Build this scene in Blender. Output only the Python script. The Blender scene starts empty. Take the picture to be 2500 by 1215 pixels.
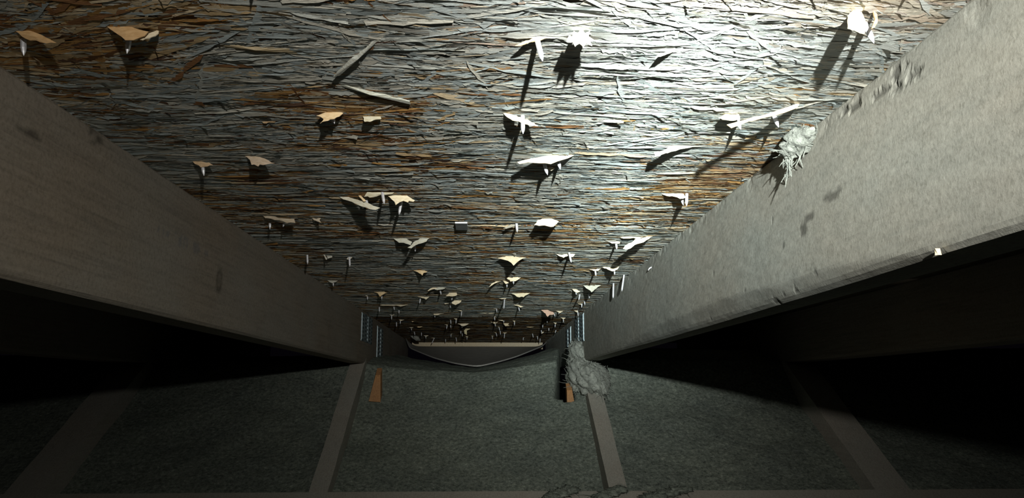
import bpy, math, random
import numpy as np
from mathutils import Matrix, Vector

random.seed(7); rng = np.random.default_rng(7)
SC = bpy.context.scene
COL = SC.collection

# ------------------------------------------------------------------ frame of the roof slope
# X across the bay, s down the slope towards the eave, U square to the roof deck (deck at U=U0), origin at the lens
TH = math.radians(32.5); ST, CT = math.sin(TH), math.cos(TH); ZC = 1.30
FPX = 1870.0; CX, CY = 1250.0, 607.5; U0 = .208
XL, XR = -.3123, .2603            # inner faces of the two chords
M = Matrix(((1,0,0,0),(0,CT,ST,0),(0,-ST,CT,ZC),(0,0,0,1)))   # (X,s,U) -> world
def w2s(x, y, z):                  # world -> slope frame
    z -= ZC
    return (x, y*CT - z*ST, y*ST + z*CT)
_a = (1179-CX)/FPX; _b = -(955-CY)/FPX; _n = 1/math.sqrt(1+_a*_a+_b*_b)
RX = np.array([math.sqrt(1-(_a*_n)**2), _a*_n, 0.])
_us = _b*_n; _ux = -_us*RX[1]/RX[0]
UP = np.array([_ux, _us, math.sqrt(1-_ux*_ux-_us*_us)])
FW = np.cross(UP, RX)

# ------------------------------------------------------------------ camera, world, torch, exposure
cam = bpy.data.cameras.new('camera'); camo = bpy.data.objects.new('camera', cam); COL.objects.link(camo)
cam.lens = 36*FPX/2500; cam.sensor_width = 36; cam.clip_start = .01; cam.clip_end = 50
m3 = Matrix(((RX[0],UP[0],-FW[0],0),(RX[1],UP[1],-FW[1],0),(RX[2],UP[2],-FW[2],0),(0,0,0,1)))
camo.matrix_world = M @ m3
SC.camera = camo
W = bpy.data.worlds.new('attic_dark'); SC.world = W; W.use_nodes = True
W.node_tree.nodes['Background'].inputs[0].default_value = (.55,.42,.75,1)
W.node_tree.nodes['Background'].inputs[1].default_value = .002
SC.view_settings.view_transform = 'Standard'; SC.view_settings.look = 'None'
SC.view_settings.exposure = 0.0; SC.view_settings.gamma = 1; SC.view_settings.use_curve_mapping = False

# hand torch held above and to the right of the lens: narrow hot spot with a weak wide spill (its beam profile)
TORCH = dict(pos=(.074,-.2,U0-.086), az=4.6, el=5.0, power=5.7, hot=1.0, k=6.4, spill=.013)
ld = bpy.data.lights.new('torch','POINT'); ld.shadow_soft_size = .0055; ld.color = (1,1,1); ld.energy = TORCH['power']
lo = bpy.data.objects.new('torch', ld); COL.objects.link(lo)
az, el = math.radians(TORCH['az']), math.radians(TORCH['el'])
axis = Vector((math.sin(az)*math.cos(el), math.cos(az)*math.cos(el), math.sin(el)))
wax = (M.to_3x3() @ axis).normalized()
rot = wax.to_track_quat('-Z','Y').to_matrix().to_4x4()
lo.matrix_world = Matrix.Translation(M @ Vector(TORCH['pos'])) @ rot
ld.use_nodes = True; nt = ld.node_tree
em = nt.nodes['Emission']
tc = nt.nodes.new('ShaderNodeTexCoord'); sp = nt.nodes.new('ShaderNodeSeparateXYZ'); nt.links.new(tc.outputs['Normal'], sp.inputs[0])
def mth(t, op, a, b=None, c=None):
    n = t.nodes.new('ShaderNodeMath'); n.operation = op
    for i, v in enumerate((a,b,c)):
        if v is None: continue
        if isinstance(v,(int,float)): n.inputs[i].default_value = v
        else: t.links.new(v, n.inputs[i])
    return n.outputs[0]
nz = mth(nt,'MULTIPLY', sp.outputs[2], -1.0)
ang = mth(nt,'ARCCOSINE', mth(nt,'MINIMUM', mth(nt,'MAXIMUM', nz, -1.0), 1.0))
deg = mth(nt,'MULTIPLY', ang, 57.29578)
hot = mth(nt,'MULTIPLY', mth(nt,'POWER', math.e, mth(nt,'DIVIDE', deg, -TORCH['k'])), TORCH['hot'])
tot = mth(nt,'MULTIPLY', mth(nt,'ADD', hot, TORCH['spill']), 60.0)
nt.links.new(tot, em.inputs['Strength']); em.inputs['Color'].default_value = (.96,1.0,.93,1)
_m = nt.nodes.new('ShaderNodeMix'); _m.data_type = 'RGBA'       # the die of a cheap torch: cooler core, warmer spill
nt.links.new(mth(nt,'MINIMUM', mth(nt,'DIVIDE', deg, 16.0), 1.0), _m.inputs[0])
_m.inputs[6].default_value = (.88,1.0,.97,1); _m.inputs[7].default_value = (1.0,.975,.90,1); nt.links.new(_m.outputs[2], em.inputs['Color'])

# ------------------------------------------------------------------ pixel of the photograph -> place in the attic
def ray(px, py): return RX*(px-CX)/FPX - UP*(py-CY)/FPX + FW
def deckpt(px, py, h=0.):
    d = ray(px, py); t = (U0-h)/d[2]; return d*t
def on_s(px, py, s):
    d = ray(px, py); return d*(s/d[1])
def on_X(px, py, x):
    d = ray(px, py); return d*(x/d[0])
def on_z(px, py, z):
    d = ray(px, py); wz = -ST*d[1]+CT*d[2]; return d*((z-ZC)/wz)
def on_plane(px, py, p0, n):
    d = ray(px, py); return d*(np.dot(p0,n)/np.dot(d,n))

# ------------------------------------------------------------------ materials
def mat(name):
    m = bpy.data.materials.new(name); m.use_nodes = True
    t = m.node_tree; b = t.nodes['Principled BSDF']; b.inputs['Roughness'].default_value = .9
    b.inputs['Specular IOR Level'].default_value = .15
    return m, t, b
def noise(t, scale, stretch=(1,1,1), detail=5, rough=.6, dist=0., src=None):
    tc = t.nodes.new('ShaderNodeTexCoord'); mp = t.nodes.new('ShaderNodeMapping'); mp.inputs['Scale'].default_value = stretch
    t.links.new(tc.outputs['Object'], mp.inputs[0])
    n = t.nodes.new('ShaderNodeTexNoise'); n.inputs['Scale'].default_value = scale; n.inputs['Detail'].default_value = detail
    n.inputs['Roughness'].default_value = rough; n.inputs['Distortion'].default_value = dist
    t.links.new(mp.outputs[0], n.inputs['Vector']); return n.outputs['Fac']
def ramp(t, fac, stops):
    r = t.nodes.new('ShaderNodeValToRGB'); e = r.color_ramp.elements
    while len(e) < len(stops): e.new(.5)
    for el, (p, c) in zip(e, stops): el.position = p; el.color = (*c, 1)
    t.links.new(fac, r.inputs[0]); return r.outputs[0]
def mix(t, fac, a, b, mode='MIX'):
    n = t.nodes.new('ShaderNodeMix'); n.data_type = 'RGBA'; n.blend_type = mode
    for i, v in ((0,fac),(6,a),(7,b)):
        if isinstance(v,(int,float)): n.inputs[i].default_value = v
        elif isinstance(v,tuple): n.inputs[i].default_value = (*v,1)
        else: t.links.new(v, n.inputs[i])
    return n.outputs[2]
def bump(t, b, fac, dist, strength=1.):
    n = t.nodes.new('ShaderNodeBump'); n.inputs['Distance'].default_value = dist; n.inputs['Strength'].default_value = strength
    t.links.new(fac, n.inputs['Height'])
    if b.inputs['Normal'].is_linked: t.links.new(b.inputs['Normal'].links[0].from_socket, n.inputs['Normal'])
    t.links.new(n.outputs[0], b.inputs['Normal'])
def attr(t, name='Col'):
    a = t.nodes.new('ShaderNodeAttribute'); a.attribute_name = name; return a.outputs['Color']

M_OSB, t, b = mat('strand_board')
g = noise(t, 60, (1,9,4), 6, .65)
c = mix(t, .55, attr(t), ramp(t, g, [(.3,(.62,.58,.55)),(.5,(1,1,1)),(.72,(1.35,1.3,1.25))]), 'MULTIPLY')
t.links.new(c, b.inputs['Base Color'])
bump(t, b, g, .0011, 1.0); bump(t, b, noise(t, 200, (1,4,3), 5, .7, .4), .0006, 1.)

def wood(name, base, dark, light, dust, dusty, line=150., gstr=.5, bd=.0005):
    m, t, b = mat(name)
    grain = noise(t, line, (3,.035,1), 4, .6, .6)
    blot = noise(t, 7, (1,.5,1), 5, .6)
    c = ramp(t, grain, [(.3,dark),(.5,base),(.75,light)])
    d = mix(t, ramp(t, blot, [(.35,(dusty-.15,)*3),(.65,(min(1,dusty+.2),)*3)]), c, dust)
    sp = noise(t, 330, (1,1,1), 3, .7)
    d = mix(t, 1., d, ramp(t, sp, [(.25,(.72,.72,.7)),(.5,(1,1,1)),(.75,(1.15,1.15,1.15))]), 'MULTIPLY')
    d = mix(t, 1., d, attr(t), 'MULTIPLY')
    t.links.new(d, b.inputs['Base Color'])
    bump(t, b, grain, bd, gstr); bump(t, b, noise(t, 420, (1,1,1), 4, .7), .0004, .6)
    return m
M_CHR = wood('dusty_lumber', (.36,.31,.25), (.27,.23,.18), (.40,.35,.28), (.33,.355,.33), .66, 110., .8, .0006)
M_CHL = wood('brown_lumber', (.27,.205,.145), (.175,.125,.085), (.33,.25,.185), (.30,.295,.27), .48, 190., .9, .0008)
M_BOT = wood('webbed_lumber', (.36,.30,.24), (.25,.2,.16), (.42,.36,.3), (.33,.34,.31), .6)
M_PALE = wood('pale_lumber', (.62,.50,.34), (.5,.38,.24), (.70,.58,.42), (.5,.46,.38), .25)
M_ORNG = wood('orange_lumber', (.42,.20,.075), (.32,.14,.05), (.48,.25,.10), (.32,.24,.16), .2)

M_SPL, t, b = mat('torn_wood')
g = noise(t, 180, (1,4,4), 4, .6)
t.links.new(mix(t, 1., attr(t), ramp(t, g, [(.3,(.78,.72,.62)),(.6,(1,1,1)),(.8,(1.1,1.08,1.0))]), 'MULTIPLY'), b.inputs['Base Color'])
bump(t, b, g, .0004, .8)

M_NAIL, t, b = mat('galvanised_nail')
b.inputs['Metallic'].default_value = .55; b.inputs['Roughness'].default_value = .45
t.links.new(ramp(t, noise(t, 300), [(.35,(.62,.62,.66)),(.65,(.82,.82,.86))]), b.inputs['Base Color'])
M_PLATE, t, b = mat('galvanised_plate')
b.inputs['Metallic'].default_value = .6; b.inputs['Roughness'].default_value = .5
t.links.new(ramp(t, noise(t, 120), [(.35,(.25,.31,.34)),(.65,(.38,.45,.48))]), b.inputs['Base Color'])
M_SLOT, t, b = mat('punched_slot')
t.links.new(ramp(t, noise(t, 200), [(.35,(.06,.08,.09)),(.65,(.10,.13,.14))]), b.inputs['Base Color'])
M_CLIP, t, b = mat('steel_clip')
b.inputs['Metallic'].default_value = .7; b.inputs['Roughness'].default_value = .4
t.links.new(ramp(t, noise(t, 150), [(.35,(.4,.41,.43)),(.65,(.6,.61,.63))]), b.inputs['Base Color'])

M_INS, t, b = mat('loose_insulation')
n1 = noise(t, 130, (1,1,1), 5, .8); n2 = noise(t, 9, (1,1,1), 4, .6)
c = ramp(t, n1, [(.34,(.085,.10,.09)),(.48,(.215,.245,.215)),(.58,(.285,.32,.28)),(.72,(.58,.62,.55))])
c = mix(t, 1., c, ramp(t, n2, [(.3,(.82,.84,.84)),(.7,(1.1,1.1,1.05))]), 'MULTIPLY')
t.links.new(c, b.inputs['Base Color']); bump(t, b, n1, .004, 1.)
b.inputs['Roughness'].default_value = 1

M_FLUFF, t, b = mat('insulation_tuft')
t.links.new(ramp(t, noise(t, 130, (1,1,1), 5, .7), [(.3,(.20,.21,.19)),(.55,(.36,.38,.34)),(.75,(.54,.55,.49))]), b.inputs['Base Color'])
bump(t, b, noise(t, 200, (1,1,1), 5, .75), .003, 1.)
M_BAF, t, b = mat('grey_cardboard')
t.links.new(ramp(t, noise(t, 40, (1,1,1), 5, .65), [(.3,(.40,.39,.37)),(.7,(.50,.49,.46))]), b.inputs['Base Color'])

# ------------------------------------------------------------------ object helpers
def mesh_np(name, V, F, m, origin=(0,0,0), parent=None, cols=None, smooth=False):
    """V in slope coordinates; the object's frame is the slope frame moved to origin"""
    V = np.asarray(V, dtype=np.float64) - np.asarray(origin, dtype=np.float64)
    me = bpy.data.meshes.new(name)
    if isinstance(F, np.ndarray):
        k = F.shape[1]; me.vertices.add(len(V)); me.vertices.foreach_set('co', V.astype(np.float32).ravel())
        me.loops.add(F.size); me.loops.foreach_set('vertex_index', F.astype(np.int32).ravel())
        me.polygons.add(len(F)); me.polygons.foreach_set('loop_start', (np.arange(len(F))*k).astype(np.int32))
        me.polygons.foreach_set('loop_total', np.full(len(F), k, np.int32)); me.update(calc_edges=True)
    else:
        me.from_pydata([tuple(v) for v in V], [], F)
    ca = me.color_attributes.new('Col', 'FLOAT_COLOR', 'POINT')
    cc = np.ones((len(V),4), np.float32)
    if cols is not None: cc[:,:3] = cols
    ca.data.foreach_set('color', cc.ravel())
    if smooth: me.polygons.foreach_set('use_smooth', np.ones(len(me.polygons), bool))
    me.materials.append(m); me.validate(); me.update()
    o = bpy.data.objects.new(name, me); COL.objects.link(o)
    if parent is not None: o.parent = parent
    else: o.matrix_world = M @ Matrix.Translation(Vector(origin))
    return o
def tag(o, label, cat, group=None, kind=None):
    if label: o['label'] = label
    if cat: o['category'] = cat
    if group: o['group'] = group
    if kind: o['kind'] = kind
    return o
def empty(name, origin, label, cat, group=None):
    o = bpy.data.objects.new(name, None); COL.objects.link(o); o.empty_display_size = .02
    o.matrix_world = M @ Matrix.Translation(Vector(tuple(float(v) for v in origin)))
    return tag(o, label, cat, group)
def box_vf(x0,x1,s0,s1,u0,u1):
    V = [(x,s,u) for x in (x0,x1) for s in (s0,s1) for u in (u0,u1)]
    return V, [(0,1,3,2),(4,6,7,5),(0,4,5,1),(2,3,7,6),(0,2,6,4),(1,5,7,3)]
def merge(parts):
    V=[];F=[]
    for v,f in parts:
        n=len(V); V+= [tuple(a) for a in v]; F += [tuple(i+n for i in q) for q in f]
    return V,F
def vnoise(x, y, seed=0):
    """smooth value noise 0..1 on arrays"""
    r = np.random.default_rng(seed); T = r.random((256,256))
    xi = np.floor(x).astype(int); yi = np.floor(y).astype(int); fx = x-xi; fy = y-yi
    fx = fx*fx*(3-2*fx); fy = fy*fy*(3-2*fy)
    g = lambda a,b: T[a & 255, b & 255]
    return (g(xi,yi)*(1-fx)+g(xi+1,yi)*fx)*(1-fy)+(g(xi,yi+1)*(1-fx)+g(xi+1,yi+1)*fx)*fy
def fbm(x, y, seed=0, o=4):
    v=0; a=.5; n=0
    for i in range(o): v = v + a*vnoise(x*2**i+17*i, y*2**i+31*i, seed+i); n += a; a *= .5
    return v/n
def tube(pts, rads, n=8, cap=True):
    pts = [np.array(p,float) for p in pts]; V=[];F=[]
    for i,p in enumerate(pts):
        d = pts[min(i+1,len(pts)-1)]-pts[max(i-1,0)]; d /= (np.linalg.norm(d)+1e-12)
        a = np.cross(d, (0,1,0)) if abs(d[1])<.9 else np.cross(d,(1,0,0)); a/=np.linalg.norm(a); bb=np.cross(d,a)
        for k in range(n):
            q=2*math.pi*k/n; V.append(p+rads[i]*(math.cos(q)*a+math.sin(q)*bb))
    for i in range(len(pts)-1):
        for k in range(n):
            F.append((i*n+k, i*n+(k+1)%n, (i+1)*n+(k+1)%n, (i+1)*n+k))
    if cap: F.append(tuple(range(n))); F.append(tuple((len(pts)-1)*n+k for k in reversed(range(n))))
    return V,F

# ------------------------------------------------------------------ roof deck (setting)
def deck():
    S_SEAM = (.945, 2.165)
    X0,X1,S0,S1 = -.33,.285,.27,3.32
    zones = [ # s range, count, length, width, turn of the strands (degrees)
        (.27,.62,12500, (.014,.065), (.0014,.0075), 15),
        (.55,1.0,13000, (.016,.075), (.0016,.0085), 12),
        (.95,1.6,12500, (.020,.09), (.0020,.009), 9),
        (1.55,2.3,8500, (.03,.12), (.003,.012), 8),
        (2.2,3.32,7500, (.04,.13), (.004,.014), 8)]
    Vs=[];Cs=[];K=8
    for s0,s1,N,(l0,l1),(w0,w1),turn in zones:
        x = rng.uniform(X0,X1,N); s = rng.uniform(s0,s1,N)
        L = rng.uniform(l0,l1,N)*rng.choice([.5,1,1.3],N,p=[.40,.45,.15]); w = w0+(w1-w0)*rng.random(N)**2.2
        sig = np.where(rng.random(N)<.18, 2.4*turn, .8*turn)
        flow = (fbm(x*5, s*5, 90, 2)-.5)*38
        a = np.radians(rng.normal(0,1,N)*sig + flow*np.clip(1.25-s,.25,1))
        base = rng.uniform(.0000,.0008,N)*np.clip(.7+s*.25,0,1.2); tilt = rng.normal(0,1,N)*np.clip(.06+.06*s,.07,.14)
        curl = np.where(rng.random(N)<.02, rng.uniform(.001,.0028,N)*(abs(a)<.3), 0)
        tt = np.linspace(-1,1,K)
        P = np.zeros((N,K,2,3)); ca,sa = np.cos(a),np.sin(a)
        endw = rng.uniform(.15,.9,(N,2))
        for k,tv in enumerate(tt):
            e = np.where(tv<0, endw[:,0], endw[:,1]); prof = 1-(1-e)*abs(tv)**3
            bend = rng.normal(0,.05,N)*w
            for j,sd in enumerate((-1,1)):
                hw = w/2*prof*(1+rng.normal(0,.22,N))
                lx = tv*L/2*(1+ (rng.normal(0,.06,N) if abs(tv)==1 else 0)); ly = sd*hw+bend
                P[:,k,j,0] = x+lx*ca-ly*sa
                P[:,k,j,1] = s+lx*sa+ly*ca
                h = base + np.clip(tilt*sd*hw,-.0009,.0009) + curl*np.clip(tv,0,1)**2 + rng.normal(0,.00009,N)
                wx, ws = P[:,k,j,0], P[:,k,j,1]+(fbm(P[:,k,j,0]*9,P[:,k,j,1]*9,61,2)-.5)*.03
                h = h + (.25+.75*np.clip(s-.2,0,1))*.0016*fbm(wx*22, ws*150, 60, 3)
                P[:,k,j,2] = U0-h
        P[:,:,:,0] = np.clip(P[:,:,:,0], X0-.012, X1+.012)
        # colours: pale straw, tan, orange-brown, dark brown; bare patches against blue-grey dust films
        pal = np.array([(.72,.58,.38),(.58,.42,.23),(.52,.29,.10),(.30,.15,.065),(.15,.085,.055),(.66,.58,.46)])
        dust = np.array([(.44,.50,.50),(.52,.54,.50),(.62,.60,.52)])
        patch = fbm(x*9+3, s*11, 5, 4)
        left = np.clip((-x-.02)/.25,0,1)
        brown = np.clip((patch-.50)*6+.20-.25*np.clip(x/.2,0,1)+.75*left*np.clip(1.3-s,0,1),0,1)
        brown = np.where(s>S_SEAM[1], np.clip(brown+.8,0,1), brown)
        warm = fbm(x*14, s*14, 40, 3)
        pi = np.clip((rng.random(N)*4.2 + (warm-.5)*3).astype(int),0,5); di = rng.integers(0,3,N)
        isb = rng.random(N) < brown*np.where((s>.8)&(s<2.16),.5,.8)+.05
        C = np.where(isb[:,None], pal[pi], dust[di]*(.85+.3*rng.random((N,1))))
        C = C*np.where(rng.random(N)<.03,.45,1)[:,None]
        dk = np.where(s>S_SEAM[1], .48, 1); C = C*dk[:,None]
        # washed pale dust film on the upper middle of the first sheet
        wsh = np.clip((fbm(x*7,s*7,71,3)-.42)*4,0,1)*np.clip((.75-s)/.3,0,1)*np.clip((x+.06)/.1,0,1)
        C = C*(1-.6*wsh[:,None])+np.array((.62,.64,.62))*.6*wsh[:,None]
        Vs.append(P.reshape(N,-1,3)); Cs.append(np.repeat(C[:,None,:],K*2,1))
    V = np.concatenate(Vs); C = np.concatenate(Cs); N = len(V)
    q = np.array([(2*k,2*k+2,2*k+3,2*k+1) for k in range(K-1)])
    F = (np.arange(N)[:,None,None]*K*2 + q[None]).reshape(-1,4)
    V = V.reshape(-1,3); C = C.reshape(-1,3)
    # seams between sheets: strands stop either side of the joint
    for sm in S_SEAM:
        near = abs(V[:,1]-sm)<.004
        V[near,2] = np.maximum(V[near,2], U0+.0005)
    # the sheets themselves, 11 mm thick, with the gaps between them
    bv=[];bf=[]
    for a_,b_ in ((-1.2,S_SEAM[0]-.0015),(S_SEAM[0]+.0015,S_SEAM[1]-.0015),(S_SEAM[1]+.0015,3.34)):
        v,f_ = box_vf(-1.9,1.9,a_,b_,U0,U0+.011); bf += [tuple(i+len(bv) for i in q_) for q_ in f_]; bv += v
    v,f_ = box_vf(-1.9,1.9,-1.2,3.34,U0+.0112,U0+.018); bf += [tuple(i+len(bv) for i in q_) for q_ in f_]; bv += v
    nb = len(V); V = np.concatenate([V, np.array(bv)]); C = np.concatenate([C, np.tile((.22,.19,.15),(len(bv),1))])
    F = np.concatenate([F, np.array(bf)+nb])
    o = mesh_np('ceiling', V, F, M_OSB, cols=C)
    tag(o, 'strand board roof deck, dusty grey and brown, sloping down to the eave', 'roof deck', kind='structure')
deck()

# ------------------------------------------------------------------ timber with a shaped, worn cross-section
def chord(name, x0, x1, s0, s1, ub, ut, m, parent, origin, inner, marks=(), wane=None, chip=0., seed=1, ds=.004):
    """inner: +1 when the face at x1 looks into the bay, -1 when the face at x0 does; the inner face is a fine grid"""
    xi = x1 if inner>0 else x0; xo = x0 if inner>0 else x1; sg = 1 if inner>0 else -1
    ns = int((s1-s0)/ds)+1; nu = 44
    ss = np.linspace(s0,s1,ns); uu = np.linspace(0,1,nu)
    S,Q = np.meshgrid(ss,uu,indexing='ij')
    U = ub+(ut-ub)*Q; X = np.full_like(S, xi)
    # rounded arrises and hand-worn unevenness
    lowedge = np.clip(1-Q*(ut-ub)/.006,0,1); upedge = np.clip(1-(1-Q)*(ut-ub)/.004,0,1)
    X = X - sg*(lowedge**2*.004+upedge**2*.002)
    X = X + sg*(fbm(S*9,U*30,seed,3)-.5)*.0016 + sg*(fbm(S*60,U*260,seed+9,3)-.5)*.0007
    C = np.ones((ns,nu,3))
    if wane:
        a,b_,d,h = wane
        k = np.clip(np.sin(np.clip((S-a)/(b_-a),0,1)*math.pi),0,1)**.6*(.85+.3*fbm(S*9,S*0,seed+3,3))
        lim = ub+h*k
        dd = np.clip((lim-U)/h,0,1); X = X - sg*dd*d + sg*(fbm(S*60,U*200,seed+5,3)-.5)*.0007*dd
        C *= (1-.22*np.clip(dd*6,0,1))[...,None]
    if chip:
        band = np.clip((U-(ut-.022))/.022,0,1)
        n_ = np.clip((fbm(S*60,U*90,seed+20,4)-.55)*4,0,1)
        X = X - sg*band*n_*chip
    for (s_,u_,rs,ru,kind) in marks:
        d2 = ((S-s_)/rs)**2+((U-u_)/ru)**2
        if kind=='knot':
            r = np.sqrt(d2); ring = np.exp(-((r-.8)/.25)**2)*.5+np.exp(-(r/.75)**2)*.38
            C *= (1-np.clip(ring,0,1)*.75)[...,None]
        elif kind=='ink':
            n_ = (vnoise(S*900, U*60,seed+4)>.55)*(d2<1)
            C *= (1-.22*n_[...,None]*np.array((1,.8,.35)))
        else:
            g_ = np.exp(-d2)*1.6*fbm(S*120,U*120,seed+7,4); n_ = np.clip((g_-.42)*4,0,1)
            C *= (1-.55*n_)[...,None]; X = X - sg*n_*kind*.4
    V = np.stack([X,S,U],-1).reshape(-1,3); Cc = C.reshape(-1,3)
    I = np.arange(ns*nu).reshape(ns,nu)
    q = np.stack([I[:-1,:-1],I[1:,:-1],I[1:,1:],I[:-1,1:]],-1).reshape(-1,4)
    if inner<0: q = q[:,::-1]
    # outer face and closing faces
    n0 = len(V); ob = np.array([(xo,s,ub) for s in ss]); ot = np.array([(xo,s,ut) for s in ss])
    V = np.concatenate([V,ob,ot]); B = n0+np.arange(ns); T = n0+ns+np.arange(ns)
    def strip(a,b_): return np.stack([a[:-1],b_[:-1],b_[1:],a[1:]],-1)
    q = np.concatenate([q, strip(B,I[:,0]), strip(T,B), strip(I[:,-1],T)])
    Cc = np.concatenate([Cc, np.ones((2*ns,3))])
    F = [tuple(r) for r in q] + [tuple(list(I[0,:])+[int(T[0]),int(B[0])]), tuple(list(I[-1,::-1])+[int(B[-1]),int(T[-1])])]
    F = [tuple(int(i) for i in f_) for f_ in F]
    return mesh_np(name, V, F, m, origin, parent, cols=Cc, smooth=False)

Z_BC = ZC-1.042        # top of the bottom chords (world height)
def wbox(x0,x1,y0,y1,z0,z1,nx=1,ny=1,jit=0.,seed=0):
    """box level with the ground, subdivided along y"""
    ny = max(ny,1); V=[];F=[]; r = random.Random(seed)
    for j in range(ny+1):
        y = y0+(y1-y0)*j/ny
        for x,z in ((x0,z0),(x1,z0),(x1,z1),(x0,z1)):
            V.append(w2s(x+r.uniform(-jit,jit), y, z+r.uniform(-jit,jit)))
    for j in range(ny):
        for k in range(4): F.append((4*j+k,4*j+(k+1)%4,4*(j+1)+(k+1)%4,4*(j+1)+k))
    F += [(3,2,1,0),(4*ny,4*ny+1,4*ny+2,4*ny+3)]
    return V,F

def gusset(xf, sg, s0, s1, u0, u1, parent, origin, cols=5, rows=7):
    """toothed truss plate lying on the chord face xf; sg is the side it sticks out to"""
    v = box_vf(min(xf,xf+sg*.0016),max(xf,xf+sg*.0016),s0,s1,u0,u1)
    p = mesh_np('gusset_plate', *v, M_PLATE, origin, parent)
    parts=[]
    for i in range(cols):
        for j in range(rows):
            sc = s0+(s1-s0)*(i+.5)/cols; uc = u0+(u1-u0)*(j+.5)/rows + (.2 if i%2 else -.2)*(u1-u0)/rows
            a,b_ = (s1-s0)/cols*.30,(u1-u0)/rows*.26
            parts.append(box_vf(min(xf+sg*.0016,xf+sg*.0024),max(xf+sg*.0016,xf+sg*.0024),sc-a,sc+a,uc-b_,uc+b_))
    mesh_np('tooth_slots', *merge(parts), M_SLOT, origin, p)
    for q in (0,.52):      # folded ribs the photograph shows as two light upright lines
        sc = s0+(s1-s0)*q
        mesh_np('plate_rib', *box_vf(min(xf,xf+sg*.0030),max(xf,xf+sg*.0030),sc,sc+.0022,u0+.003,u1-.003), M_PLATE, origin, p)

def Sx(px, x): return x*FPX/(px-1179.)          # distance down the slope of a column of pixels on a chord face
def Uy(py, s): return (955-py)/FPX*s
def marks_from(lst, x):
    out=[]
    for px,py,rpx,rpy,k in lst:
        p = on_X(px,py,x); s=p[1]; rs = abs(Sx(px+rpx,x)-s); out.append((s,p[2],rs,rpy/FPX*s,k))
    return out

UB_L, UB_R = .0728, .0778
def truss(xa, xb, inner, ub, label, m, marks=(), wane=None, chip=0., seed=1, ds=.004, plates=True, heel=True):
    org = w2s((xa+xb)/2, 1.75, Z_BC-.09)
    t_ = empty('roof_truss', org, label, 'roof truss')
    chord('top_chord', xa, xb, -.55 if ds>.01 else .02, 3.22, ub, U0, m, t_, org, inner, marks, wane, chip, seed, ds)
    v = wbox(xa,xb,-.9,1.80,Z_BC-.089,Z_BC,ny=60,jit=.0007,seed=seed)
    mesh_np('bottom_chord', *v, M_BOT, org, t_)
    xf = xb if inner>0 else xa; sg = inner
    if plates:
        gusset(xf, sg, 1.975, 2.165, .128, .200, t_, org)
        gusset(xf, sg, 2.27, 2.40, .085, .190, t_, org, 3, 9)
    return t_
LM = marks_from([(535,685,9,30,'knot'),(455,592,60,14,'ink'),(230,330,10,25,.0),(80,330,18,14,.0)], XL)
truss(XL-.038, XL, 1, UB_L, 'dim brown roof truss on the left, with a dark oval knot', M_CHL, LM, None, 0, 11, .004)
RM = marks_from([(2190,175,30,26,.003),(2205,200,14,20,.004),(2150,225,16,16,.003),(2085,262,36,16,.003),(2055,275,20,12,.003),
    (1885,540,22,10,.001),(1910,600,12,14,.0006),(1960,560,14,24,.0008),(2030,475,8,20,.0005),(1975,530,9,12,.0005),
    (1905,715,16,7,.0012),(1990,665,26,10,.0008),(1880,735,24,10,.003),(1700,660,8,16,.0006),(1742,668,7,6,.001),(1690,700,6,8,.0005),
    (1725,775,10,6,.001),(1820,710,14,8,.001),(1934,705,7,9,.002),(1655,560,5,14,.0005),(1640,628,6,4,.001),(1592,660,7,10,.0008)], XR)
truss(XR, XR+.038, -1, UB_R, 'pale dusty roof truss on the right, scuffed and chipped along its edges', M_CHR, RM, (.42,1.45,.008,.022), .0016, 23, .0025)
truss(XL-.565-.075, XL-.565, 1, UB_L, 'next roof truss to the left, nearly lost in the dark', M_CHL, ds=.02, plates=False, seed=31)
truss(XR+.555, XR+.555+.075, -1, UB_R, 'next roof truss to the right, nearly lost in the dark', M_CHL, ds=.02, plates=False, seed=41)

# ------------------------------------------------------------------ orange blocks beside the heels
def wedge(pts_px, x, th, label):
    P = [on_s(px,py,1.965) for px,py in pts_px]
    V = [tuple(p) for p in P]+[(p[0],p[1]+.028,p[2]+.018) for p in P]; n=len(P)
    F = [tuple(range(n)),tuple(range(2*n-1,n-1,-1))]+[(i,i+n,(i+1)%n+n,(i+1)%n) for i in range(n)]
    c_ = np.mean(V,0)
    tag(mesh_np('wood_block', V, F, M_ORNG, c_), label, 'wood block')
wedge([(917,915),(929,915),(929,981),(900,979)], XL+.018, -.016, 'orange wood block beside the left truss heel, half sunk in insulation')
wedge([(1384,952),(1397,952),(1406,1004),(1385,995)], XR-.024, .016, 'orange wood block beside the right truss heel, under the grey clump')

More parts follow.
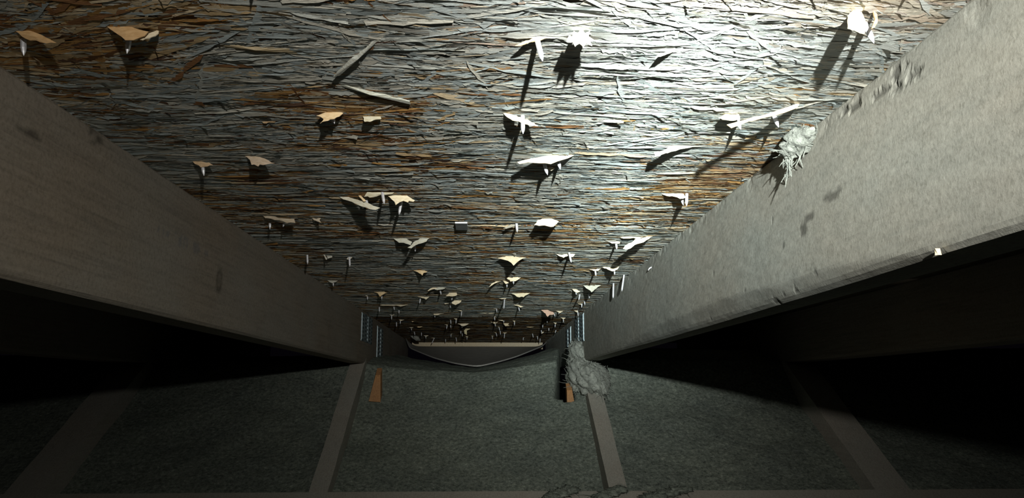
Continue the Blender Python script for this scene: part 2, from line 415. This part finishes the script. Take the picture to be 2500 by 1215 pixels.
# ------------------------------------------------------------------ insulation, brace, eave
def insulation():
    nx, ny = 760, 420
    xs = np.linspace(-1.9,1.9,nx); ys = np.concatenate([np.linspace(-.6,.9,60,endpoint=False), np.linspace(.9,2.42,ny-60)])
    X,Y = np.meshgrid(xs,ys,indexing='ij')
    z = np.full_like(X, ZC-1.088)
    z = z + (fbm(X*3,Y*3,1,3)-.5)*.03 + (fbm(X*14,Y*14,2,3)-.5)*.008 + (fbm(X*55,Y*55,3,3)-.5)*.003
    z = z - np.clip(Y-1.80,0,1)*.56
    k = np.clip((Y-1.62)/.36,0,1); k = k*k*(3-2*k)
    z = z + k*np.where(X>-.017, np.clip((X+.017)/.26,0,1)**1.2*.075, np.clip((-.05-X)/.26,0,1)*.040)
    shade_trench = np.exp(-((X-.209-.124*(Y-1.66))/.019)**4)*np.clip((Y-1.655+.05*(fbm(X*60,Y*0,8,2)-.5))/.03,0,1)*.30 ; z = z-shade_trench  # added trench, open to the dark eave, standing in for the black shade here
    # banked against the bottom chords
    for xc in (XL-.019, XR+.019, XL-.629, XR+.629):
        z = z + np.exp(-((X-xc)/.05)**2)*.004
    S = np.array(w2s(X,Y,z)); V = np.moveaxis(S,0,-1).reshape(-1,3)
    I = np.arange(nx*len(ys)).reshape(nx,len(ys))
    q = np.stack([I[:-1,:-1],I[1:,:-1],I[1:,1:],I[:-1,1:]],-1).reshape(-1,4)
    o = mesh_np('loose_insulation', V, q, M_INS, (0,0,0))
    tag(o, 'grey-green loose-fill insulation spread between the bottom chords', 'insulation', kind='stuff')
insulation()
o = mesh_np('floor', *wbox(-1.9,1.9,-.9,2.3,Z_BC-.5,Z_BC-.38), M_BOT); tag(o,'attic floor beneath the insulation','floor',kind='structure')

p = on_z(1250,1199,Z_BC+.019); yb = p[1]*CT+p[2]*ST
v = []
def brace():
    xs = np.linspace(-1.7,1.7,90); V=[];F=[]
    for i,x in enumerate(xs):
        for y,z in ((yb-.089,Z_BC+.0005),(yb,Z_BC+.0005),(yb,Z_BC+.019),(yb-.089,Z_BC+.019)):
            V.append(w2s(x, y+(vnoise(np.array([x*9.]),np.array([z*3]),8)[0]-.5)*.002, z))
    for i in range(len(xs)-1):
        for k in range(4): F.append((4*i+k,4*(i+1)+k,4*(i+1)+(k+1)%4,4*i+(k+1)%4))
    F += [(0,1,2,3),(4*len(xs)-1,4*len(xs)-2,4*len(xs)-3,4*len(xs)-4)]
    tag(mesh_np('cross_brace', V, F, M_BOT, w2s(0,yb,Z_BC)), 'thin wooden brace laid crosswise over the bottom chords at the photo bottom', 'wooden brace')
brace()

def sheet(name, top, bot_off, m, origin, parent=None, cols=None):
    """grid (n,m,3) given thickness by an offset vector"""
    n,k,_ = top.shape; A = top.reshape(-1,3); B = A+np.array(bot_off)
    I = np.arange(n*k).reshape(n,k); q = np.stack([I[:-1,:-1],I[1:,:-1],I[1:,1:],I[:-1,1:]],-1).reshape(-1,4)
    F = [tuple(r) for r in q]+[tuple(r[::-1]+n*k) for r in q]
    ring = list(I[:,0])+list(I[-1,1:])+list(I[-2::-1,-1])+list(I[0,-2:0:-1])
    for a_,b_ in zip(ring, ring[1:]+ring[:1]): F.append((b_,a_,a_+n*k,b_+n*k))
    F = [tuple(int(i) for i in f_) for f_ in F]
    return mesh_np(name, np.concatenate([A,B]), F, m, origin, parent)
# baffle sagging between the chord tails
ed = [(990,822,3.05),(999,847,3.0),(1025,858,2.88),(1060,872,2.72),(1110,885,2.55),(1165,893,2.45),(1215,882,2.52),(1260,869,2.64),(1300,853,2.8),(1325,843,2.95),(1334,833,3.02)]
EP = np.array([on_s(a,b_,s_) for a,b_,s_ in ed]); tt = np.linspace(0,1,len(ed)); t2 = np.linspace(0,1,61)
fr = np.stack([np.interp(t2,tt,EP[:,i]) for i in range(3)],-1)
for _ in range(3): fr[1:-1] = (fr[:-2]+2*fr[1:-1]+fr[2:])/4
bk = np.stack([np.linspace(-.302,.25,61), np.full(61,3.255), np.full(61,.1865)-.02*(np.abs(t2-.5)*2)**8*0],-1)
G = np.array([[fr[i]*(1-v_)+bk[i]*v_+np.array((0,0,-.012*math.sin(math.pi*v_)*math.sin(math.pi*t2[i]))) for v_ in np.linspace(0,1,14)] for i in range(61)])
tag(sheet('vent_baffle', G, (0,0,-.004), M_BAF, G[30,0]), 'grey card vent baffle sagging between the chord tails below the pale board', 'vent baffle')
n_=60; V=[];
g2 = np.array([[(x, 3.262, u) for u in np.linspace(.176,.2035,6)] for x in np.linspace(-.30,.252,n_)])
tag(sheet('eave_board', g2, (0,.019,0), M_PALE, (0,3.262,.176)), 'pale board closing the eave at the low end of the deck', 'board')

# ------------------------------------------------------------------ panel clip in the first seam
c0 = deckpt(1127,545); cc=c0
org = (c0[0],.945,U0)
ck = empty('panel_clip', org, 'small grey steel clip in the seam between two deck sheets', 'panel clip')
mesh_np('flange', *box_vf(c0[0]-.0075,c0[0]+.0075,.925,.965,U0-.0042,U0-.0026), M_CLIP, org, ck)
mesh_np('web', *box_vf(c0[0]-.0075,c0[0]+.0075,.9442,.9458,U0-.0026,U0+.009), M_CLIP, org, ck)

# ------------------------------------------------------------------ nail points and torn splinters
PALE=(.80,.70,.52); STRAW=(.74,.58,.36); ORG=(.62,.40,.20); GREY=(.50,.50,.44); PINK=(.62,.42,.33)
def flake_vf(poly, hinge=None, alpha=58., th=.0007):
    """a torn flake: outline on a plane that rises from the deck about the hinge line, given real thickness"""
    if hinge is None:
        ys = min(p[1] for p in poly); xs=[p[0] for p in poly]; hinge = ((min(xs),ys),(max(xs),ys))
    a = deckpt(*hinge[0]); b_ = deckpt(*hinge[1])
    e = (b_-a)/np.linalg.norm(b_-a)
    down = np.array((0,0,-1.)); along = np.cross(e, down);
    if along[1]<0: along=-along
    alpha = alpha+30 if alpha>=55 else (alpha+12 if alpha>20 else alpha)   # most flakes stand nearly square to the deck
    al = math.radians(alpha); dirv = along*math.cos(al)+down*math.sin(al)
    n = np.cross(e,dirv); n/=np.linalg.norm(n)
    pts=[]
    # roughen outline
    k=len(poly); r=random.Random(int(poly[0][0]*13+poly[0][1]))
    size = max(p[0] for p in poly)-min(p[0] for p in poly)
    out=[]
    for i in range(k):
        p,q=poly[i],poly[(i+1)%k]; L=math.hypot(q[0]-p[0],q[1]-p[1]); m_=max(1,int(L/max(4,size*.10)))
        for j in range(m_):
            u=j/m_; jj = 0 if j==0 else min(2.2,size*.028)
            out.append((p[0]+(q[0]-p[0])*u+r.uniform(-jj,jj), p[1]+(q[1]-p[1])*u+r.uniform(-jj,jj)))
    P=[on_plane(x,y,a,n) for x,y in out]
    cen=np.mean(P,0)
    if n[1]>0: n=-n
    m_=len(P)
    # slight cup: centre pushed out from the plane
    cw=np.linalg.norm(P[0]-cen)
    V=[tuple(p) for p in P]+[tuple(cen+n*cw*.06)]+[tuple(p-n*th) for p in P]+[tuple(cen+n*(cw*.06-th))]
    F=[]
    for i in range(m_):
        j=(i+1)%m_; F+=[(i,j,m_),(m_+1+j,m_+1+i,2*m_+1),(i,m_+1+i,m_+1+j,j)]
    return V,F
def nail_vf(base, tip, r=None, bent=None):
    b_ = deckpt(*base); t_ = on_s(tip[0],tip[1],b_[1])
    if U0-t_[2] < .003: t_[2]=U0-.003
    r = .00165 if r is None else r
    d = t_-b_; L=np.linalg.norm(d); d/=L
    pts=[b_-d*.004, b_+d*max(L-.005,.3*L), b_+d*max(L-.0028,.6*L), t_]
    if bent is not None: pts[1] = pts[1]+np.array(bent)
    return tube(pts,[r,r,r*.8,r*.08],8), b_
def colarr(n, c, seed):
    r=np.random.default_rng(seed); return np.clip(np.array(c)[None]*(1+r.normal(0,.05,(n,1))),0,1)
def autof(x0,x1,y0,y1,cx=None):
    w=x1-x0; d=y1-y0; cx = (x0+x1)/2 if cx is None else cx
    return [(x0,y0+.15*d),(x0+.3*w,y0),(x1-.35*w,y0+.05*d),(x1,y0+.1*d),(x1-.22*w,y0+.5*d),(cx+.07*w,y1),(cx-.07*w,y1-.1*d),(x0+.25*w,y0+.5*d)]

# label, nails [(base, tip)], flakes [(outline, colour, alpha)]
NEAR = [
 ('nail point in the dark upper left corner with a brown splinter beside it', [((57,92),(58,136))], [([(38,76),(60,70),(82,78),(100,85),(137,105),(112,106),(98,103),(62,94)],ORG,50)]),
 ('nail point at upper left under a wide split splinter with a pale tip', [((315,96),(310,131))], [([(257,62),(285,63),(322,66),(362,77),(352,88),(325,98),(306,98),(288,84),(270,72)],ORG,55),([(308,97),(330,84),(358,86),(388,72),(386,81),(362,93),(330,99)],PALE,70)]),
 ('nail point with a ragged yellow splinter, left of the small grey chip', [((811,284),(817,302))], [([(772,282),(800,273),(822,271),(838,276),(828,284),(806,291),(781,301),(790,290)],STRAW,62)]),
 ('long bare nail point near the top centre, leaning right', [((1310,90),(1325,150))], [([(1258,112),(1300,94),(1345,84),(1340,92),(1300,103)],STRAW,25)]),
 ('nail point standing through a bright forked splinter, under the top centre nail', [((1276,279),(1277,327))], [([(1224,273),(1250,279),(1274,288),(1272,299),(1258,295),(1240,287)],PALE,60),([(1278,288),(1292,294),(1314,308),(1296,307),(1282,303)],PALE,55)]),
 ('nail point at upper right beside a curled cup of pale wood', [((2109,52),(2134,106))], [([(2070,38),(2084,24),(2104,30),(2113,50),(2111,82),(2096,77),(2070,68)],PALE,72),([(2131,24),(2142,34),(2143,54),(2136,66),(2128,70),(2136,48)],ORG,65)]),
 ('left nail point of the pair under the long orange splinter at right', [((1799,288),(1809,317))], [([(1754,288),(1776,276),(1804,279),(1806,292),(1782,294)],PALE,60)]),
 ('right nail point of the pair, holding up the long orange splinter', [((1889,280),(1901,311))], [([(1775,304),(1800,297),(1840,285),(1880,277),(1925,265),(1954,250),(1946,263),(1915,275),(1870,286),(1820,297),(1786,312)],(.78,.58,.38),66)]),
 ('nail point through the right end of the long white splinter in mid deck', [((1363,390),(1368,414))], [([(1263,395),(1290,388),(1340,379),(1380,380),(1408,376),(1386,386),(1362,393),(1345,400),(1315,398),(1290,396),(1268,400)],PALE,64)]),
 ('nail point with a small side chip below the long white splinter', [((1328,396),(1337,427))], [([(1337,409),(1346,405),(1354,411),(1346,416),(1338,415)],PALE,70)]),
 ('nail point at the dark left beside the left truss, with a torn strip each side', [((493,393),(498,429))], [([(462,391),(485,394),(510,396),(521,403),(506,406),(490,408),(476,400)],(.66,.48,.30),62)]),
 ('nail point stuck through a long slanting grey splinter', [((893,482),(899,512))], [([(829,481),(846,478),(868,486),(893,493),(912,502),(928,507),(917,512),(893,506),(868,497),(848,489)],(.62,.60,.50),62),([(872,474),(880,476),(894,490),(888,492)],STRAW,60)]),
 ('long nail point between the slanting grey splinter and the bright ragged one', [((933,466),(938,498))], [([(889,480),(896,469),(930,466),(963,469),(958,473),(932,474),(912,481)],(.62,.58,.45),50)]),
 ('nail point with a split tip beneath a bright ragged splinter', [((980,491),(974,524))], [([(943,476),(960,477),(962,474),(990,474),(1001,482),(1013,489),(1009,492),(998,490),(996,494),(985,490),(976,493),(966,500),(963,492),(957,487)],(.85,.76,.56),64)]),
 ('nail point beneath two crossed grey splinters left of centre', [((1012,598),(1014,614))], [([(960,581),(974,582),(988,579),(1006,590),(1002,598),(985,592),(974,592)],GREY,60),([(995,604),(1010,590),(1030,578),(1049,581),(1041,589),(1022,595),(1004,606)],GREY,66)]),
 ('bare nail point left of the broad tan splinter at centre', [((1261,543),(1263,567))], [([(1228,558),(1245,549),(1262,545),(1258,551),(1240,557)],(.35,.33,.28),40)]),
 ('left of two nail points close together by the right truss', [((1663,479),(1670,503))], [([(1612,471),(1640,470),(1668,472),(1674,482),(1660,485),(1648,480),(1628,478)],PALE,56)]),
 ('right of two nail points close together by the right truss', [((1677,470),(1676,503))], []),
 ('nail point at the left end of the long pale splinter near the right truss', [((1504,589),(1506,609))], [([(1480,588),(1492,587),(1514,588),(1513,594),(1505,594),(1494,594)],PALE,60)]),
 ('nail point with a pale cross-shaped splinter right of centre', [((1389,614),(1395,641))], [([(1353,618),(1372,622),(1384,620),(1389,623),(1376,629),(1368,626)],PALE,60),([(1388,617),(1404,620),(1399,627),(1390,626)],PALE,60)]),
 ('nail point under a broad ragged tan splinter at mid height of the deck', [((1252,634),(1253,648))], [([(1214,630),(1226,627),(1240,623),(1260,626),(1285,629),(1270,634),(1262,640),(1254,648),(1248,641),(1240,636),(1228,633)],(.70,.60,.44),62)]),
 ('thin nail point left of the small dark splinter at far left', [((659,541),(659,560))], []),
 ('nail point crossing a flat brownish strip at left', [((697,534),(691,554))], [([(638,523),(662,527),(690,532),(718,534),(721,544),(700,544),(672,537),(648,532)],(.55,.47,.36),58)]),
 ('bare nail point nearest the left truss, tall and thin', [((750,620),(751,645))], []),
 ('short nail point with a small folded chip, second in its row from the left truss', [((796,626),(798,634))], [([(788,619),(792,621),(799,632),(796,634)],(.6,.58,.5),60),([(798,624),(811,621),(811,628),(800,631)],(.55,.55,.5),60)]),
 ('tall nail point with a V-shaped chip, third in its row from the left truss', [((853,624),(854,651))], [([(846,632),(852,624),(863,625),(858,630),(852,634)],(.6,.58,.5),64)]),
 ('nail point low on the left deck touching the left truss edge', [((813,684),(814,699))], [([(797,683),(812,684),(830,682),(820,688),(812,691),(804,688)],GREY,58)]),
 ('nail point left of a small winged splinter near the right truss', [((1453,655),(1455,674))], [([(1439,657),(1452,658),(1469,653),(1460,661),(1450,661)],PALE,60)]),
 ('nail point under a winged splinter close to the right truss edge', [((1499,653),(1501,671))], [([(1471,652),(1485,652),(1499,654),(1515,648),(1508,657),(1500,662),(1490,660)],PALE,62)]),
 ('upper of two long nails missing the right truss and running beside its face', [((1524,668),(1518,711))], []),
 ('lower of two long nails missing the right truss and running beside its face', [((1498,689),(1497,728))], []),
 ('nail point with a yellow star-shaped chip left of centre, low on the deck', [((1029,662),(1030,674))], [([(1007,658),(1020,659),(1026,657),(1044,662),(1034,666),(1031,672),(1027,668),(1020,664)],STRAW,64)]),
 ('taller nail point of the double-winged splinters under centre', [((1253,675),(1254,694))], [([(1233,675),(1250,680),(1254,674),(1277,674),(1268,680),(1258,686),(1246,687)],PALE,62)]),
 ('shorter nail point of the double-winged splinters under centre', [((1237,688),(1238,702))], [([(1225,683),(1240,684),(1251,684),(1243,690),(1235,693)],PALE,62),([(1194,700),(1200,692),(1212,686),(1226,684),(1212,690)],PALE,60)]),
 ('nail point under a yellowish tab at the left of the lower deck', [((932,716),(932,731))], [([(913,713),(920,710),(937,711),(945,714),(936,718),(928,724),(923,716)],STRAW,64)]),
 ('nail point beneath a broken light strip left of centre', [((1074,705),(1077,719))], [([(1044,709),(1052,703),(1070,700),(1071,704),(1056,706),(1046,710)],PALE,55),([(1061,706),(1070,699),(1092,700),(1080,706),(1068,708)],GREY,55)]),
 ('leaning nail point with a small square flap, left of the stepped pair', [((1027,726),(1024,741))], [([(1018,723),(1028,721),(1036,724),(1048,724),(1040,731),(1030,727)],(.62,.56,.42),62)]),
 ('upper nail point of the stepped pair with square flaps', [((1104,720),(1103,733))], [([(1088,722),(1096,716),(1095,713),(1113,712),(1116,720),(1104,723)],(.68,.58,.42),62)]),
 ('lower nail point of the stepped pair with square flaps', [((1100,743),(1100,752))], [([(1103,737),(1112,731),(1127,732),(1125,737),(1112,744),(1104,741)],PALE,66),([(1084,740),(1094,738),(1096,740),(1087,742)],PALE,60)]),
 ('long thin nail point under a narrow flap, right of the stepped pair', [((1232,727),(1230,754))], [([(1217,727),(1228,725),(1238,726),(1234,730),(1222,729)],PALE,60)]),
 ('leaning nail point directly under the ragged splinter without a nail', [((1265,745),(1269,760))], [([(1253,744),(1262,742),(1278,748),(1270,750),(1262,746)],PALE,60)]),
 ('nail point under the reddish torn splinter near the right truss', [((1353,764),(1355,773))], [([(1321,757),(1332,754),(1350,761),(1354,766),(1342,768),(1337,773),(1332,765)],PINK,66)]),
 ('nail point at the left end of a long flat strip, lower left', [((926,747),(926,762))], []),
 ('bent nail point under the middle of a long flat strip, lower left', [((961,745),(963,757))], [([(927,745),(935,742),(970,742),(1007,741),(990,745),(978,748),(950,746)],(.56,.50,.38),60)]),
 ('nail point with a small white chip at the right truss edge', [((1406,704),(1407,720))], [([(1395,703),(1404,705),(1417,711),(1410,714),(1402,711)],PALE,62)]),
 ('leaning nail point just below the white chip by the right truss', [((1416,716),(1413,733))], []),
 ('nail point under a drooping grey triangle by the right truss', [((1437,714),(1439,728))], [([(1423,696),(1440,697),(1469,694),(1456,704),(1444,713),(1436,706)],GREY,60)]),
]
def build_nail(label, nails, flakes, group):
    b_ = deckpt(*nails[0][0])
    root = empty('roofing_nail', b_, label, 'nail', group)
    for bs,tp in nails:
        (v,f_),_ = nail_vf(bs,tp); mesh_np('nail_shank', v, f_, M_NAIL, b_, root, smooth=False)
    for i,(poly,c,al) in enumerate(flakes):
        v,f_ = flake_vf(poly,None,al); mesh_np('splinter', v, f_, M_SPL, b_, root, cols=colarr(len(v),c,i+int(poly[0][0])))
GRP = 'nail points sticking through the roof deck'
for lab,na,fl in NEAR: build_nail(lab,na,fl,GRP)

# small far ones: base, tip, optional flap box
FAR = [((897,721),(897,732),(889,899,719,724)),((974,755),(974,766),None),((956,766),(956,780),(948,966,766,771)),
 ((978,779),(977,791),(970,991,778,783)),((968,785),(968,798),None),((1127,757),(1126,772),(1110,1131,755,760)),
 ((1061,766),(1062,775),(1050,1087,763,769)),((1100,779),(1101,791),(1092,1103,778,781)),((1114,776),(1113,790),(1107,1118,775,781)),
 ((1100,792),(1101,801),None),((1092,791),(1090,803),(1082,1096,790,794)),((1129,792),(1128,800),(1115,1149,788,796)),
 ((1125,806),(1125,815),None),((1004,799),(1005,807),(994,1013,797,801)),((1011,808),(1013,818),None),((1029,810),(1029,820),None),
 ((1039,817),(1040,827),(1033,1048,817,822)),((1061,823),(1054,838),(1049,1063,823,826)),((1101,814),(1101,823),(1100,1107,813,816)),
 ((1113,822),(1115,834),None),((1129,812),(1129,821),None),((1140,820),(1140,829),(1136,1144,819,824)),
 ((1212,751),(1213,762),(1199,1214,751,754)),((1207,771),(1208,782),(1204,1212,770,774)),((1208,786),(1210,797),(1195,1219,784,790)),
 ((1256,782),(1256,794),(1251,1259,781,786)),((1218,797),(1220,807),(1214,1220,796,799)),((1221,806),(1222,817),None),
 ((1211,811),(1213,821),(1205,1213,810,813)),((1232,811),(1231,826),(1225,1240,810,814)),((1202,819),(1202,828),(1197,1207,818,821)),
 ((1300,813),(1302,824),None),((1278,822),(1277,831),(1276,1285,822,824)),((1312,819),(1313,829),(1308,1315,819,822)),
 ((1336,781),(1336,788),None),((1375,774),(1376,787),(1367,1384,773,779)),((1356,787),(1355,799),(1350,1361,785,791)),
 ((1358,804),(1355,813),None),((1321,804),(1323,814),(1319,1329,808,815)),((1340,799),(1340,808),None),((1319,825),(1318,836),None),
 ((1421,739),(1420,751),(1408,1422,739,744)),((1427,732),(1428,745),None),((1410,757),(1412,772),(1401,1412,756,763)),
 ((1366,758),(1364,767),(1356,1377,757,764)),((1230,781),(1230,788),(1214,1231,779,784)),((1088,826),(1088,835),None),((1325,790),(1325,800),None)]
ordn = ['first','second','third','fourth','fifth','sixth','seventh','eighth','ninth','tenth','eleventh','twelfth','thirteenth','fourteenth','fifteenth','sixteenth']
bands = [(0,765,'just above the lower deck seam'),(765,785,'just below the lower deck seam'),(785,803,'midway down the dark lowest sheet'),(803,817,'low on the dark lowest sheet'),(817,900,'right against the pale eave board')]
for y0,y1,where in bands:
    for side,xa,xb in (('left',0,1160),('right',1160,2500)):
        row = sorted([f_ for f_ in FAR if y0<=f_[0][1]<y1 and xa<=f_[0][0]<xb], key=lambda q:q[0][0])
        for i,(bs,tp,fb) in enumerate(row):
            lab = 'tiny nail point %s, %s half, %s from left'%(where, side, ordn[i])
            build_nail(lab,[(bs,tp)],[(autof(*fb,cx=bs[0]),(.66,.58,.44),62)] if fb else [],GRP)
# nails whose heads of shadow enter the frame from above
build_nail('nail point just beyond the upper edge whose dark shadow enters the photo left of centre',[((618,-60),(618,-32))],[],GRP)
build_nail('nail point just beyond the upper edge whose shadow enters the photo at upper right',[((2242,-70),(2246,-40))],[],GRP)

# splinters standing up without a nail in sight
LOOSE = [
 ('long grey strand lying diagonally across the others, upper left of centre', [(814,188),(822,178),(880,128),(928,84),(934,88),(890,130),(830,184)],(.52,.54,.50),4),
 ('narrow straight strand slanting down to the right above the yellow splinter', [(803,196),(812,196),(900,222),(1000,248),(1002,255),(900,230),(806,201)],(.50,.52,.47),4),
 ('broad lifted strand with a tan face, upper left under the frame edge', [(500,100),(560,104),(740,118),(742,132),(620,128),(505,108)],(.56,.46,.30),3),
 ('grey-brown torn splinter curling out with small white teeth, dark left of deck', [(593,379),(612,379),(634,383),(655,391),(671,398),(650,401),(634,401),(630,406),(620,401),(614,402),(610,390)],(.62,.50,.38),62),
 ('small ragged grey chip right of the yellow splinter', [(886,284),(903,281),(912,283),(929,284),(931,290),(912,293),(903,297),(890,297)],(.55,.53,.42),60),
 ('low flat brown splinter lying in the dark left of the yellow one', [(638,296),(655,292),(682,292),(670,299),(644,301)],(.55,.38,.22),35),
 ('cluster of white shredded chips right of the top centre nail', [(1383,101),(1389,87),(1396,92),(1401,75),(1410,83),(1419,70),(1428,81),(1441,75),(1437,89),(1450,97),(1440,100),(1446,111),(1432,104),(1424,116),(1415,105),(1404,113),(1398,102)],(.9,.84,.74),68),
 ('broad tan ragged splinter at the centre of the deck', [(1304,549),(1312,537),(1325,533),(1342,531),(1364,540),(1358,547),(1351,553),(1330,550),(1316,551)],(.74,.62,.46),60),
 ('long pale splinter pointing at the right truss', [(1521,607),(1535,594),(1558,581),(1598,574),(1578,586),(1556,595),(1530,609)],(.80,.72,.56),64),
 ('thin pale splinter lying behind the long one near the right truss', [(1515,580),(1535,575),(1552,577),(1575,575),(1560,581),(1538,582)],(.74,.66,.50),45),
 ('small dark winged splinter left of the slanting grey one', [(758,529),(772,534),(784,531),(780,537),(784,543),(774,540),(766,537)],(.55,.48,.38),60),
 ('broad pale ragged splinter without a nail, low right of centre', [(1248,716),(1256,713),(1275,714),(1297,714),(1287,719),(1278,725),(1262,724),(1256,719)],(.74,.66,.48),62),
 ('thin white sliver in the lower deck seam', [(1168,763),(1190,762),(1219,763),(1200,765)],PALE,60),
 ('small yellow sliver on the dark sheet, left half', [(1016,795),(1024,797),(1035,795),(1026,799),(1020,799)],STRAW,60),
 ('tiny straw chip above the yellow sliver, left half', [(1003,782),(1014,782),(1007,786)],STRAW,60),
 ('yellowish curled chip on the dark lowest sheet right of its middle', [(1227,787),(1244,788),(1240,792),(1244,795),(1234,796)],(.6,.5,.35),60),
 ('curled shaving hanging like a hook on the dark lowest sheet', [(1134,814),(1133,806),(1138,801),(1149,800),(1147,803),(1139,805),(1137,812),(1140,817)],(.58,.50,.32),70),
 ('thin straw strip lying on the dark lowest sheet, right half', [(1275,796),(1290,798),(1308,796),(1292,799)],STRAW,50),
 ('dark angular splinter standing on the bright deck, right of the top centre', [(1600,140),(1612,130),(1655,120),(1640,128),(1618,136)],(.7,.66,.55),50),
 ('long flat splinter lifted at its left end, under the orange one', [(1597,372),(1640,362),(1690,352),(1692,358),(1640,370),(1600,380)],(.62,.60,.52),40),
]
for lab,poly,c,al in LOOSE:
    v,f_=flake_vf(poly,None,al); c0=deckpt(*poly[0])
    o=mesh_np('wood_splinter', v, f_, M_SPL, c0, cols=colarr(len(v),c,int(poly[0][0])))
    tag(o,lab,'splinter','splinters torn out of the roof deck')
# pale sliver of wood lying at the left end of the eave board
a=on_s(1000,814,2.9); b_=on_s(1025,830,2.95)
tag(mesh_np('wood_sliver', *tube([a,a*.7+b_*.3,a*.3+b_*.7,b_],[.002,.009,.010,.003],7), M_CHR, a), 'pale wedge of wood wedged beside the left end of the eave board','wood sliver')
# chip of wood on the lower edge of the right truss, and small nail on its face
p=on_X(2292,612,XR-.001)
V,F = flake_vf([(0,0),(1,0),(0,1)]) if False else box_vf(p[0]-.002,p[0]+.001,p[1]-.0008,p[1]+.0008,p[2]-.0025,p[2]+.0015)
V=[(x+ (0.0008 if i%3==0 else 0),s+(.0010 if i%2 else 0),u) for i,(x,s,u) in enumerate(V)]
tag(mesh_np('wood_chip', V,F, M_SPL, p, cols=colarr(8,PALE,3)), 'tiny pale chip stuck to the lower edge of the right truss','wood chip')
p=on_X(1590,655,XR)
tag(mesh_np('metal_tack', *tube([p+np.array((.002,0,.003)),p+np.array((-.003,0,0)),p+np.array((-.005,0,-.003))],[.0011,.0011,.0003],6), M_NAIL, p),'tiny bright metal tack in the face of the right truss','tack')

# ------------------------------------------------------------------ tufts of insulation
def lump(cens, sub, amp, seed, m, origin, name, label, fib=0, fl=.02, cut=None):
    """fused lumpy mass: points pushed by noise, plus loose fibres as its own stuff part"""
    r=np.random.default_rng(seed); VV=[];FF=[];n0=0
    for c,(rx,rs,ru) in cens:
        nu,nv=sub,sub*2; th=np.linspace(0,math.pi,nu+1); ph=np.linspace(0,2*math.pi,nv,endpoint=False)
        T,P=np.meshgrid(th,ph,indexing='ij')
        d=np.stack([np.sin(T)*np.cos(P),np.sin(T)*np.sin(P),np.cos(T)],-1)
        k=1+amp*(fbm(d[...,0]*3+d[...,2]*2+seed,d[...,1]*3-d[...,2]*2+seed,seed,4)-.5)*2
        k*=1+amp*.5*(fbm(d[...,0]*14+9,d[...,1]*14+d[...,2]*11,seed+3,3)-.5)*2
        v=np.array(c)+d*k[...,None]*np.array((rx,rs,ru)); VV.append(v.reshape(-1,3))
        I=np.arange((nu+1)*nv).reshape(nu+1,nv)+n0; J=np.roll(I,-1,1)
        FF.append(np.stack([I[:-1],I[1:],J[1:],J[:-1]],-1).reshape(-1,4)); n0+=(nu+1)*nv
    V=np.concatenate(VV);F=np.concatenate(FF)
    o=mesh_np(name,V,F,m,origin,smooth=True); tag(o,label,'insulation')
    if fib:
        parts=[]
        for i in range(fib):
            p=V[r.integers(len(V))]; c=np.mean([c for c,_ in cens],0); d=p-c; d/=np.linalg.norm(d)+1e-9
            d=d+r.normal(0,.6,3); d/=np.linalg.norm(d); L=fl*r.uniform(.4,1); q=r.normal(0,.35,3)
            parts.append(tube([p-d*L*.3,p+d*L*.3+q*L*.15,p+d*L*.7+q*L*.5,p+d*L+q*L],[.0006,.0005,.0004,.0002],4,False))
        f_=mesh_np('fibres',*merge(parts),m,origin,o); f_['kind']='stuff'
    return o
hz=Z_BC
def wp(x,y,z): return np.array(w2s(x,y,z))
c1=on_z(1425,922,hz+.02); yq=c1[1]*CT+c1[2]*ST
lump([(wp(XR+.012,yq,hz+.018),(.042,.06,.040)),(wp(XR-.010,yq+.03,hz+.012),(.036,.06,.045)),(wp(XR-.020,yq+.03,hz+.002),(.020,.040,.035)),(wp(XR-.008,yq+.09,hz+.02),(.03,.05,.05)),(wp(XR+.034,yq-.02,hz+.010),(.022,.05,.028))],
     26,.30,5,M_FLUFF,wp(XR,yq,hz),'insulation_clump','shaggy grey insulation clump on the right truss heel',420,.022)
p=on_X(1950,345,XR-.006)
lump([(p,(.012,.016,.010)),(on_X(1930,362,XR-.01),(.009,.012,.008)),(on_X(1968,330,XR-.004),(.008,.012,.006)),(on_X(1924,382,XR-.01),(.003,.004,.009))],
     14,.45,9,M_FLUFF,p,'insulation_tuft','fuzzy cream insulation tuft caught on the upper edge of right truss',90,.011)
p=on_X(1926,398,XR-.006)
# shreds on the cross brace
for i,(px,w_) in enumerate(((1490,.035),(1625,.055),(1370,.035))):
    c=on_z(px,1212,Z_BC+.02); y=c[1]*CT+c[2]*ST
    lump([(wp(c[0]+dx,y+dy,Z_BC+.029),(w_*.5,.022,.007)) for dx,dy in ((0,0),(w_*.5,.01),(-w_*.5,-.01))],14,.5,20+i,M_INS,wp(c[0],y,Z_BC+.02),'insulation_shred',
      ('insulation shred on the brace at the foot of the right bottom chord','larger insulation shred on the brace, right of the right bottom chord','insulation shred on the brace between the bottom chords')[i],60,.015)
